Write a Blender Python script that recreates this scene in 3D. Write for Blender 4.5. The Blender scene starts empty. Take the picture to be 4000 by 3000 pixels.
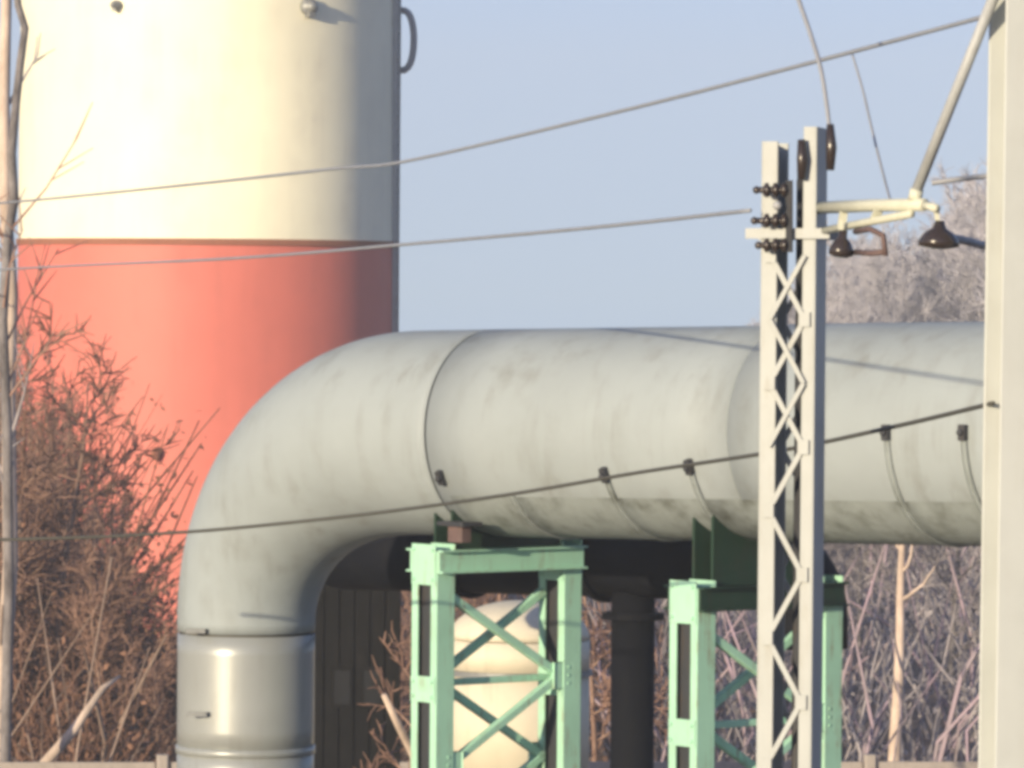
import bpy, math, random
from mathutils import Vector, Matrix

# ------------------------------------------------------------------ camera, world, sun, exposure
S = bpy.context.scene
C = S.collection
R = math.radians
F_PX = 20000.0                       # focal length in photograph pixels (4000 wide)
CAM = Vector((0.0, 0.0, 8.0))
PITCH, ROLL = R(-1.0), R(0.45)
cam_data = bpy.data.cameras.new('camera')
cam_data.sensor_width = 36.0
cam_data.lens = 36.0 * F_PX / 4000.0
cam_data.clip_start = 0.5
cam_data.clip_end = 8000.0
cam = bpy.data.objects.new('camera', cam_data)
C.objects.link(cam)
_m = Matrix.Rotation(R(90) + PITCH, 3, 'X') @ Matrix.Rotation(ROLL, 3, 'Z')
cam.matrix_world = Matrix.Translation(CAM) @ _m.to_4x4()
S.camera = cam
RIGHT, UP, FWD = _m @ Vector((1, 0, 0)), _m @ Vector((0, 1, 0)), _m @ Vector((0, 0, -1))

SUN_AZ, SUN_EL = R(180 + 35), R(9.5)   # azimuth clockwise from +Y: behind the camera, to the left
TO_SUN = Vector((math.sin(SUN_AZ) * math.cos(SUN_EL), math.cos(SUN_AZ) * math.cos(SUN_EL), math.sin(SUN_EL)))
world = bpy.data.worlds.new('World')
S.world = world
world.use_nodes = True
wn = world.node_tree
bg = wn.nodes['Background']
sky = wn.nodes.new('ShaderNodeTexSky')
sky.sky_type = 'NISHITA'
sky.sun_disc = False
sky.sun_elevation = SUN_EL
sky.sun_rotation = SUN_AZ
sky.air_density = 1.0
sky.dust_density = 1.0
sky.ozone_density = 2.0
tint = wn.nodes.new('ShaderNodeMix')            # the photograph's cool white balance
tint.data_type = 'RGBA'
tint.blend_type = 'MULTIPLY'
tint.inputs[0].default_value = 1.0
tint.inputs[7].default_value = (1.02, 0.94, 1.14, 1)
# even, hazeless horizon all round: the lowest band of the sky is read a few degrees higher up
tcw = wn.nodes.new('ShaderNodeTexCoord')
sep = wn.nodes.new('ShaderNodeSeparateXYZ')
mab = wn.nodes.new('ShaderNodeMath')
mab.operation = 'ABSOLUTE'
mad = wn.nodes.new('ShaderNodeMath')
mad.operation = 'MULTIPLY_ADD'
mad.inputs[1].default_value = 0.88
mad.inputs[2].default_value = 0.12
cmb = wn.nodes.new('ShaderNodeCombineXYZ')
nrm = wn.nodes.new('ShaderNodeVectorMath')
nrm.operation = 'NORMALIZE'
wn.links.new(tcw.outputs['Generated'], sep.inputs[0])
wn.links.new(sep.outputs[2], mab.inputs[0])
wn.links.new(mab.outputs[0], mad.inputs[0])
wn.links.new(sep.outputs[0], cmb.inputs[0])
wn.links.new(sep.outputs[1], cmb.inputs[1])
wn.links.new(mad.outputs[0], cmb.inputs[2])
wn.links.new(cmb.outputs[0], nrm.inputs[0])
wn.links.new(nrm.outputs[0], sky.inputs['Vector'])
wn.links.new(sky.outputs[0], tint.inputs[6])
wn.links.new(tint.outputs[2], bg.inputs['Color'])
bg.inputs['Strength'].default_value = 0.126

sun_d = bpy.data.lights.new('sun', 'SUN')
sun_d.energy = 5.0
sun_d.angle = R(0.53)
sun_d.color = (1.0, 0.83, 0.565)
sun = bpy.data.objects.new('sun', sun_d)
sun.rotation_euler = TO_SUN.to_track_quat('Z', 'Y').to_euler()
sun.location = (-30, -30, 40)
C.objects.link(sun)

S.view_settings.view_transform = 'Standard'
S.view_settings.look = 'None'
S.view_settings.gamma = 1.0
S.view_settings.exposure = 0.70
S.view_settings.use_curve_mapping = False
S.render.engine = 'CYCLES'
S.cycles.pixel_filter_type = 'BLACKMAN_HARRIS'
S.cycles.filter_width = 4.0
S.cycles.max_bounces = 6


def W(px, py, d):
    """World point at pixel (px, py) of the 4000x3000 photograph, d metres along the view axis."""
    return CAM + FWD * d + RIGHT * ((px - 2000.0) / F_PX * d) + UP * ((1500.0 - py) / F_PX * d)


# ------------------------------------------------------------------ materials
def new_mat(name):
    m = bpy.data.materials.new(name)
    m.use_nodes = True
    return m, m.node_tree, m.node_tree.nodes['Principled BSDF']


def coords(nt, scale=(1, 1, 1), kind='Object'):
    tc = nt.nodes.new('ShaderNodeTexCoord')
    mp = nt.nodes.new('ShaderNodeMapping')
    mp.inputs['Scale'].default_value = scale
    nt.links.new(tc.outputs[kind], mp.inputs['Vector'])
    return mp.outputs[0]


def noise(nt, vec, scale, detail=5, rough=0.6):
    n = nt.nodes.new('ShaderNodeTexNoise')
    n.inputs['Scale'].default_value = scale
    n.inputs['Detail'].default_value = detail
    n.inputs['Roughness'].default_value = rough
    nt.links.new(vec, n.inputs['Vector'])
    return n.outputs['Fac']


def ramp(nt, fac, stops):
    r = nt.nodes.new('ShaderNodeValToRGB')
    e = r.color_ramp.elements
    while len(e) < len(stops):
        e.new(0.5)
    for k, (p, c) in enumerate(stops):
        e[k].position = p
        e[k].color = (c[0], c[1], c[2], 1) if isinstance(c, (tuple, list)) else (c, c, c, 1)
    nt.links.new(fac, r.inputs[0])
    return r.outputs[0]


def mix(nt, fac, a, b, mode='MIX'):
    n = nt.nodes.new('ShaderNodeMix')
    n.data_type = 'RGBA'
    n.blend_type = mode
    if isinstance(fac, (int, float)):
        n.inputs[0].default_value = fac
    else:
        nt.links.new(fac, n.inputs[0])
    for sock, v in ((n.inputs[6], a), (n.inputs[7], b)):
        if isinstance(v, (tuple, list)):
            sock.default_value = (v[0], v[1], v[2], 1)
        else:
            nt.links.new(v, sock)
    return n.outputs[2]


def bump(nt, b, fac, strength, dist):
    n = nt.nodes.new('ShaderNodeBump')
    n.inputs['Strength'].default_value = strength
    n.inputs['Distance'].default_value = dist
    nt.links.new(fac, n.inputs['Height'])
    nt.links.new(n.outputs[0], b.inputs['Normal'])


def paint(name, col, dirt, rough=0.55, scale=1.0, amount=(0.45, 0.75), streak=True, metallic=0.0, bump_s=0.15, bump_d=0.02, spec=0.4):
    """Painted or coated surface: base colour, large mottling, thin vertical dirt streaks."""
    m, nt, b = new_mat(name)
    v = coords(nt)
    n1 = noise(nt, v, 0.9 * scale, 6)
    c = mix(nt, ramp(nt, n1, [(0.3, 0.0), (0.75, 1.0)]), [x * 0.9 for x in col], [min(1, x * 1.06) for x in col])
    vs = coords(nt, (6 * scale, 6 * scale, 0.5 * scale)) if streak else coords(nt, (3 * scale,) * 3)
    n2 = ramp(nt, noise(nt, vs, 1.0, 6, 0.65), [(amount[0], 0.0), (amount[1], 1.0)])
    n3 = ramp(nt, noise(nt, v, 2.5 * scale, 4), [(0.4, 0.0), (0.7, 1.0)])
    f = mix(nt, 1.0, n2, n3, 'MULTIPLY')
    c = mix(nt, f, c, dirt)
    nt.links.new(c, b.inputs['Base Color'])
    b.inputs['Roughness'].default_value = rough
    b.inputs['Metallic'].default_value = metallic
    b.inputs['Specular IOR Level'].default_value = spec
    if bump_s:
        bump(nt, b, noise(nt, v, 3.0 * scale, 3), bump_s, bump_d)
    return m


M = {}
M['white_paint'] = paint('white_paint', (0.85, 0.82, 0.635), (0.60, 0.56, 0.45), 0.6, 0.3, (0.43, 0.78))
M['red_paint'] = paint('red_paint', (0.62, 0.17, 0.13), (0.42, 0.13, 0.10), 0.6, 0.3, (0.44, 0.78))
M['dull_galv'] = paint('dull_galvanised', (0.305, 0.345, 0.36), (0.19, 0.20, 0.185), 0.62, 1.0, (0.45, 0.75), metallic=0.0, bump_s=0.3, bump_d=0.02, spec=0.25)
M['bright_galv'] = paint('bright_galvanised', (0.325, 0.345, 0.34), (0.24, 0.245, 0.225), 0.36, 1.2, (0.5, 0.75), metallic=0.22, bump_s=0.12, bump_d=0.006)
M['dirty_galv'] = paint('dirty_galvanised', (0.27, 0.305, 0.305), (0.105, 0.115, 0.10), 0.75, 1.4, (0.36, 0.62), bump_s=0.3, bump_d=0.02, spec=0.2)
M['cream_galv'] = paint('cream_galvanised', (0.66, 0.61, 0.48), (0.48, 0.43, 0.33), 0.75, 1.2, (0.5, 0.75), metallic=0.0, bump_s=0.25, bump_d=0.02)
M['dark_core'] = paint('dark_lining', (0.11, 0.11, 0.10), (0.06, 0.06, 0.06), 0.8)
M['mint'] = paint('mint_green_paint', (0.36, 0.635, 0.475), (0.24, 0.17, 0.10), 0.55, 3.0, (0.50, 0.70), bump_s=0.2, bump_d=0.004)
M['dark_green'] = paint('dark_green_paint_and_shade', (0.012, 0.038, 0.022), (0.03, 0.03, 0.02), 0.6, 3.0)  # saddle paint; also stands in for shade on the second trestle's beam
M['dark_steel'] = paint('dark_steel', (0.035, 0.038, 0.045), (0.06, 0.045, 0.035), 0.6, 3.0)
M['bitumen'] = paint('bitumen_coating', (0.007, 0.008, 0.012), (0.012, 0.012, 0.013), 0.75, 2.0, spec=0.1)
M['rust'] = paint('rusty_steel', (0.30, 0.12, 0.07), (0.14, 0.07, 0.045), 0.85, 4.0)
M['cream'] = paint('cream_mast_paint', (0.36, 0.385, 0.385), (0.25, 0.24, 0.20), 0.5, 2.5, (0.5, 0.78), bump_s=0.12, bump_d=0.004)
M['post_cream'] = paint('cream_post_paint', (0.48, 0.505, 0.49), (0.41, 0.41, 0.38), 0.55, 2.0, (0.5, 0.78), bump_s=0.1, bump_d=0.004)
M['grey_tube'] = paint('grey_tube', (0.24, 0.25, 0.25), (0.16, 0.16, 0.155), 0.5, 4.0, metallic=0.3)
M['strut_grey'] = paint('strut_grey', (0.38, 0.40, 0.41), (0.25, 0.25, 0.25), 0.5, 4.0)
M['pale_arm'] = paint('pale_arm_paint', (0.55, 0.56, 0.46), (0.35, 0.35, 0.27), 0.5, 4.0)
M['porcelain'] = paint('brown_porcelain', (0.035, 0.026, 0.024), (0.02, 0.018, 0.018), 0.25, 4.0, spec=0.6)
M['wire'] = paint('weathered_wire', (0.27, 0.29, 0.33), (0.19, 0.20, 0.22), 0.6, 4.0, streak=False)
M['cable'] = paint('black_cable', (0.07, 0.07, 0.06), (0.05, 0.05, 0.045), 0.7, 4.0, streak=False)
M['thin_wire'] = paint('pale_wire', (0.34, 0.35, 0.37), (0.25, 0.25, 0.27), 0.5, 4.0, streak=False)
M['concrete'] = paint('concrete', (0.36, 0.32, 0.29), (0.2, 0.17, 0.15), 0.9, 3.0, bump_s=0.4, bump_d=0.01)


def bark_mat(name, a, b_, scale=6.0):
    m, nt, b = new_mat(name)
    v = coords(nt, (scale, scale, scale * 0.35))
    n = noise(nt, v, 1.0, 6, 0.7)
    oi = nt.nodes.new('ShaderNodeObjectInfo')
    c = mix(nt, ramp(nt, n, [(0.35, 0.0), (0.68, 1.0)]), a, b_)
    hv = nt.nodes.new('ShaderNodeHueSaturation')
    mr = nt.nodes.new('ShaderNodeMapRange')
    mr.inputs[3].default_value, mr.inputs[4].default_value = 0.75, 1.3
    nt.links.new(oi.outputs['Random'], mr.inputs[0])
    nt.links.new(mr.outputs[0], hv.inputs['Value'])
    nt.links.new(c, hv.inputs['Color'])
    nt.links.new(hv.outputs[0], b.inputs['Base Color'])
    b.inputs['Roughness'].default_value = 0.9
    b.inputs['Specular IOR Level'].default_value = 0.15
    return m


M['bark_brown'] = bark_mat('bark_brown', (0.16, 0.095, 0.072), (0.38, 0.26, 0.20))
M['twig_brown'] = bark_mat('twig_brown', (0.18, 0.105, 0.08), (0.38, 0.24, 0.185), 2.0)
M['bark_grey'] = bark_mat('bark_grey', (0.11, 0.10, 0.10), (0.30, 0.275, 0.275))
M['twig_grey'] = bark_mat('twig_grey', (0.21, 0.19, 0.195), (0.40, 0.365, 0.375), 2.0)
M['twig_hill_haze'] = bark_mat('twig_hill_haze', (0.36, 0.345, 0.37), (0.52, 0.50, 0.535), 1.5)  # haze mixed into the colour: paler than the other twigs
M['clamp_brown'] = paint('dull_brown_clamp', (0.13, 0.085, 0.08), (0.07, 0.05, 0.05), 0.7, 4.0)
M['scrub_dark'] = bark_mat('scrub_dark', (0.07, 0.05, 0.042), (0.17, 0.12, 0.10), 2.0)
M['tarred'] = paint('tarred_boards', (0.010, 0.010, 0.010), (0.02, 0.018, 0.017), 0.9, 3.0, spec=0.08)
M['dull_pane'] = paint('dusty_pane', (0.022, 0.023, 0.025), (0.014, 0.014, 0.014), 0.9, 4.0, spec=0.05)
M['scrub_brown'] = bark_mat('scrub_brown', (0.085, 0.046, 0.032), (0.25, 0.14, 0.095), 1.6)
M['bark_tan'] = bark_mat('bark_tan', (0.30, 0.21, 0.165), (0.52, 0.39, 0.32), 2.0)
M['stem_grey'] = bark_mat('stem_grey', (0.24, 0.22, 0.215), (0.42, 0.31, 0.38), 2.0)
M['bark_pale'] = bark_mat('bark_pale', (0.34, 0.27, 0.22), (0.62, 0.50, 0.42), 3.0)
M['leaf_dry'] = bark_mat('dry_leaf', (0.16, 0.075, 0.045), (0.34, 0.19, 0.12), 1.5)
M['leaf_grey'] = bark_mat('dry_grass', (0.20, 0.165, 0.15), (0.36, 0.31, 0.29), 1.5)


def ground_mat():
    m, nt, b = new_mat('leaf_litter_ground')
    v = coords(nt)
    n1 = noise(nt, v, 0.35, 8, 0.7)
    n2 = noise(nt, v, 5.0, 6, 0.75)
    c = mix(nt, ramp(nt, n1, [(0.35, 0.0), (0.65, 1.0)]), (0.10, 0.065, 0.05), (0.19, 0.14, 0.115))
    c = mix(nt, ramp(nt, n2, [(0.4, 0.0), (0.7, 1.0)]), c, (0.26, 0.20, 0.165))
    nt.links.new(c, b.inputs['Base Color'])
    b.inputs['Roughness'].default_value = 0.95
    bump(nt, b, n2, 0.8, 0.08)
    return m


M['ground'] = ground_mat()


# ------------------------------------------------------------------ mesh helpers
class MB:
    def __init__(self):
        self.v, self.f, self.sm = [], [], []

    def add(self, vs, fs, smooth=False):
        o = len(self.v)
        self.v += [tuple(x) for x in vs]
        self.f += [tuple(i + o for i in f) for f in fs]
        self.sm += [smooth] * len(fs)
        return self

    def box(self, c, ax, ay, az, sx, sy, sz, bev=0.0):
        """Box at centre c, unit axes ax ay az, full sizes; bev chamfers the four edges along az."""
        if bev <= 0:
            pts = [(-1, -1), (1, -1), (1, 1), (-1, 1)]
            prof = [(p[0] * sx / 2, p[1] * sy / 2) for p in pts]
        else:
            hx, hy = sx / 2, sy / 2
            prof = [(-hx + bev, -hy), (hx - bev, -hy), (hx, -hy + bev), (hx, hy - bev), (hx - bev, hy), (-hx + bev, hy), (-hx, hy - bev), (-hx, -hy + bev)]
        n = len(prof)
        vs = [c + ax * x + ay * y + az * (s * sz / 2) for s in (-1, 1) for x, y in prof]
        fs = [tuple(range(n - 1, -1, -1)), tuple(range(n, 2 * n))]
        fs += [(i, (i + 1) % n, n + (i + 1) % n, n + i) for i in range(n)]
        return self.add(vs, fs)

    def bar(self, a, b, side, w, t, bev=0.0):
        """Flat bar from a to b; side = direction of its width w, t = thickness."""
        d = (b - a)
        L = d.length
        d = d / L
        s = (side - d * side.dot(d)).normalized()
        return self.box((a + b) / 2, s, d.cross(s), d, w, t, L, bev)

    def tube(self, pts, rad, n=8, cap=True, smooth=True):
        if not isinstance(rad, (list, tuple)):
            rad = [rad] * len(pts)
        vs, fs = [], []
        prev = None
        for i, p in enumerate(pts):
            t = (pts[min(i + 1, len(pts) - 1)] - pts[max(i - 1, 0)])
            t = t.normalized() if t.length > 1e-9 else Vector((0, 0, 1))
            if prev is None:
                a = t.cross(Vector((0.31, 0.95, 0.1)))
                if a.length < 0.05:
                    a = t.cross(Vector((1, 0, 0)))
            else:
                a = prev - t * prev.dot(t)
            a.normalize()
            prev = a
            b = t.cross(a)
            vs += [p + (a * math.cos(2 * math.pi * k / n) + b * math.sin(2 * math.pi * k / n)) * rad[i] for k in range(n)]
        for i in range(len(pts) - 1):
            for k in range(n):
                k2 = (k + 1) % n
                fs.append((i * n + k, i * n + k2, (i + 1) * n + k2, (i + 1) * n + k))
        if cap:
            fs.append(tuple(range(n - 1, -1, -1)))
            fs.append(tuple(range((len(pts) - 1) * n, len(pts) * n)))
        return self.add(vs, fs, smooth)

    def lathe(self, c, axis, prof, n=16, smooth=True):
        """prof: (distance along axis, radius)."""
        return self.tube_profile([c + axis * h for h, r in prof], [r for h, r in prof], axis, n, smooth)

    def tube_profile(self, pts, rad, axis, n, smooth):
        a = axis.cross(Vector((0.31, 0.95, 0.1))).normalized()
        b = axis.cross(a)
        vs, fs = [], []
        for p, r in zip(pts, rad):
            vs += [p + (a * math.cos(2 * math.pi * k / n) + b * math.sin(2 * math.pi * k / n)) * r for k in range(n)]
        for i in range(len(pts) - 1):
            fs += [(i * n + k, i * n + (k + 1) % n, (i + 1) * n + (k + 1) % n, (i + 1) * n + k) for k in range(n)]
        fs.append(tuple(range(n - 1, -1, -1)))
        fs.append(tuple(range((len(pts) - 1) * n, len(pts) * n)))
        return self.add(vs, fs, smooth)

    def mesh(self, name, mat):
        me = bpy.data.meshes.new(name)
        me.from_pydata(self.v, [], self.f)
        me.polygons.foreach_set('use_smooth', self.sm)
        me.materials.append(M[mat])
        me.update()
        return me

    def build(self, name, mat, parent=None):
        o = bpy.data.objects.new(name, self.mesh(name, mat))
        C.objects.link(o)
        if parent is not None:
            o.parent = parent
            # geometry is given in world space; parents are unrotated Empties
            base = parent.location + (parent.parent.location if parent.parent else Vector())
            if parent.type == 'EMPTY':
                o.matrix_parent_inverse = Matrix.Translation(-parent.location)
        return o


def thing(name, loc, label, cat, group=None):
    o = bpy.data.objects.new(name, None)
    o.location = loc
    o.empty_display_size = 0.3
    C.objects.link(o)
    tag(o, label, cat, group)
    return o


def tag(o, label, cat, group=None):
    o['label'] = label
    o['category'] = cat
    if group:
        o['group'] = group
    return o


Z = Vector((0, 0, 1))
lerp = lambda a, b, t: a + (b - a) * t


def smooth01(t):
    t = max(0.0, min(1.0, t))
    return t * t * (3 - 2 * t)


# ------------------------------------------------------------------ ground
def ground_z(x, y):
    z = 0.9 * smooth01((y - 62) / 34.0)
    hill = smooth01((y - 105) / 190.0) * smooth01((x + 2 - 0.03 * (y - 250)) / 70.0)
    z += 11.0 * hill
    z += 0.35 * math.sin(x * 0.31 + y * 0.13) * smooth01((y - 55) / 20) + 0.8 * math.sin(x * 0.07 - y * 0.05) * smooth01((y - 120) / 60)
    return z


def build_ground():
    ys = [-250, -120, -60, -20, 0, 20, 40, 50, 56, 62] + [62 + 3 * k for k in range(1, 90)] + [360, 420, 520, 700, 850]
    xs = [-750, -500, -350, -200, -120] + [-80 + 4 * k for k in range(0, 51)] + [150, 220, 350, 500, 750]
    vs, fs = [], []
    for y in ys:
        for x in xs:
            vs.append((x, y, ground_z(x, y)))
    nx = len(xs)
    for j in range(len(ys) - 1):
        for i in range(nx - 1):
            fs.append((j * nx + i, j * nx + i + 1, (j + 1) * nx + i + 1, (j + 1) * nx + i))
    b = MB()
    b.add(vs, fs, True)
    o = b.build('ground', 'ground')
    o['kind'] = 'structure'
    o['label'] = 'brown leaf littered ground rising to the wooded hill'


build_ground()

# ------------------------------------------------------------------ chimney
def build_chimney():
    d = 112.0
    c = W(812, 945, d)
    r = 738.0 / F_PX * d
    base = Vector((c.x, c.y, ground_z(c.x, c.y) - 0.5))
    t = thing('chimney', base, 'thick round chimney painted white above a salmon red band', 'chimney')
    zb = c.z                                   # white / red boundary
    axis = lambda z: Vector((c.x, c.y, z))
    taper = lambda z: r * (1 - 0.0012 * (z - zb))
    bands = [(base.z, zb, 'red_paint'), (zb, zb + 12.0, 'white_paint'), (zb + 12.0, zb + 19.0, 'red_paint'), (zb + 19.0, zb + 26.0, 'white_paint')]
    n = 128
    for k, (z0, z1, mat) in enumerate(bands):
        b = MB()
        pts = [axis(lerp(z0, z1, i / 6)) for i in range(7)]
        vs, fs = [], []
        for p in pts:
            rr = taper(p.z)
            vs += [p + Vector((math.cos(2 * math.pi * i / n), math.sin(2 * math.pi * i / n), 0)) * rr for i in range(n)]
        for j in range(6):
            fs += [(j * n + i, j * n + (i + 1) % n, (j + 1) * n + (i + 1) % n, (j + 1) * n + i) for i in range(n)]
        b.add(vs, fs, True)
        o = b.build('painted_band', mat, t)
        o['label'] = 'white painted band' if mat == 'white_paint' else 'salmon red painted band'
    # rim on top
    zt = bands[-1][1]
    b = MB()
    b.lathe(axis(zt - 0.6), Z, [(0, taper(zt)), (0, taper(zt) + 0.25), (0.6, taper(zt) + 0.25), (0.6, taper(zt) - 0.3)], 64)
    b.build('rim', 'dark_steel', t)
    # steel hoop on the colour joint
    b = MB()
    hoop = [(0, 0.0), (0, 0.05), (0.13, 0.05), (0.13, 0.0)]
    vs, fs = [], []
    for h, e in hoop:
        vs += [axis(zb - 0.10 + h) + Vector((math.cos(2 * math.pi * i / n), math.sin(2 * math.pi * i / n), 0)) * (taper(zb) + e - 0.004) for i in range(n)]
    for j in range(3):
        fs += [(j * n + i, j * n + (i + 1) % n, (j + 1) * n + (i + 1) % n, (j + 1) * n + i) for i in range(n)]
    b.add(vs, fs, False)
    b.build('hoop', 'rust', t)
    # ladder on the right flank
    az = R(-8)
    rd = Vector((math.cos(az), math.sin(az), 0))
    td = Vector((-math.sin(az), math.cos(az), 0))
    lad = MB()
    for s in (-1, 1):
        lad.box(axis((base.z + zt) / 2) + rd * (r + 0.02) + td * (0.24 * s), rd, td, Z, 0.10, 0.05, zt - base.z)
    lo = lad.build('ladder', 'strut_grey', t)
    for k in range(44):
        zz = zb - 3.5 + k * 0.3
        MB().tube([axis(zz) + rd * (r + 0.02) - td * 0.24, axis(zz) + rd * (r + 0.02) + td * 0.24], 0.022, 6).build('rung', 'strut_grey', lo)
    # D-shaped cage hoop beside the ladder near the top of the picture
    zc = W(1590, 160, d).z
    pts = []
    for k in range(15):
        a = R(-90 + 180 * k / 14)
        pts.append(axis(zc + 0.66 * math.sin(a)) + Vector((1, -0.05, 0)).normalized() * (r + 0.02 + 0.33 * max(0, math.cos(a)) ** 0.6))
    MB().tube(pts, 0.075, 8).build('cage_hoop', 'wire', t)
    # lamps and a vent on the shaft
    for px, py, s in ((505, 22, 0.10), (1222, 28, 0.17), (672, 1770, 0.12)):
        x = (px - 812) / F_PX * d
        y = -math.sqrt(r * r - x * x)
        nrm = Vector((x, y, 0)).normalized()
        p = Vector((c.x + x, c.y + y, W(px, py, d + y).z))
        b = MB()
        b.lathe(p - nrm * 0.03, nrm, [(0, s * 1.1), (0.12, s * 1.1), (0.14, s * 0.8), (0.24, s * 0.7), (0.30, s * 0.35)], 12)
        b.box(p - Z * s * 0.9 + nrm * 0.08, nrm, Z.cross(nrm), Z, 0.2, s * 0.9, s * 0.8)
        b.build('lamp' if py < 100 else 'vent', 'grey_tube' if py < 100 else 'rust', t)


build_chimney()

# ------------------------------------------------------------------ pipes
A1 = W(955, 1690, 40.0)
B1 = W(3830, 1692, 35.1)
RP = 0.762


class Pipe:
    def __init__(self, A, u, r, rb, rbv, rleg, end, zfoot):
        self.A, self.u, self.r, self.rb, self.rbv, self.rleg = A, u, r, rb, rbv, rleg
        self.n = Vector((-u.y, u.x, 0)).normalized()      # horizontal, away from the camera
        if self.n.y < 0:
            self.n = -self.n
        self.up = self.n.cross(u) if self.n.cross(u).z > 0 else -self.n.cross(u)
        self.end, self.zfoot = end, zfoot
        self.arc = (rb + rbv) / 2 * math.pi / 2
        self.leg_len = (A.z - rbv) - zfoot

    def rad(self, s):
        return lerp(self.r, self.rleg, smooth01(-s / self.arc))

    def at(self, s):
        """centre and outward 'up' direction at length s: 0 = start of the straight run (elbow end), negative = elbow then leg."""
        if s >= 0:
            return self.A + self.u * (self.rb + s), self.up
        cc = self.A + self.u * self.rb - self.up * self.rbv
        if s >= -self.arc:
            a = -s / self.arc * math.pi / 2
            w = (self.up * (math.cos(a) / self.rbv) - self.u * (math.sin(a) / self.rb)).normalized()
            return cc + self.up * self.rbv * math.cos(a) - self.u * self.rb * math.sin(a), w
        p = cc - self.u * self.rb
        uh = Vector((self.u.x, self.u.y, 0)).normalized()
        return p - Z * (-s - self.arc), -uh

    def sheet(self, s0, s1, dr0, dr1, nseg=56, a0=0.0, a1=360.0, lip=0.012, steps=None):
        full = abs(a1 - a0) >= 359.9
        L = abs(s1 - s0)
        k = steps or (max(2, int(L / 0.08)) if min(s0, s1) < 0 else max(2, int(L / 0.5)))
        rings = [(s0, dr0 - lip)] + [(lerp(s0, s1, i / k), lerp(dr0, dr1, i / k)) for i in range(k + 1)] + [(s1, dr1 - lip)]
        m = nseg if full else nseg + 1
        vs, fs = [], []
        for s, dr in rings:
            c, w = self.at(s)
            for j in range(m):
                a = R(lerp(a0, a1, j / nseg))
                vs.append(c + (-self.n * math.cos(a) + w * math.sin(a)) * (self.rad(s) + dr))
        for i in range(len(rings) - 1):
            for j in range(m if full else m - 1):
                j2 = (j + 1) % m
                fs.append((i * m + j, i * m + j2, (i + 1) * m + j2, (i + 1) * m + j))
        b = MB()
        b.add(vs, fs, True)
        return b


def ray_pipe(p, px, py):
    """Where the straight run of pipe p is hit by the line of sight through a photograph pixel: (s, angle in degrees, point)."""
    d = (W(px, py, 10) - CAM).normalized()
    o = CAM - p.A
    dp = d - p.u * d.dot(p.u)
    op = o - p.u * o.dot(p.u)
    a, b, c = dp.dot(dp), 2 * dp.dot(op), op.dot(op) - p.r ** 2
    t = (-b - math.sqrt(max(0, b * b - 4 * a * c))) / (2 * a)
    q = CAM + d * t
    s = (q - p.A).dot(p.u) - p.rb
    rad = q - p.A - p.u * (q - p.A).dot(p.u)
    return s, math.degrees(math.atan2(rad.dot(p.up), rad.dot(-p.n))), q


u1 = (B1 - A1).normalized()
P1 = Pipe(A1, u1, RP, 1.89, 1.50, 0.53, 12.0, 0.0)


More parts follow.
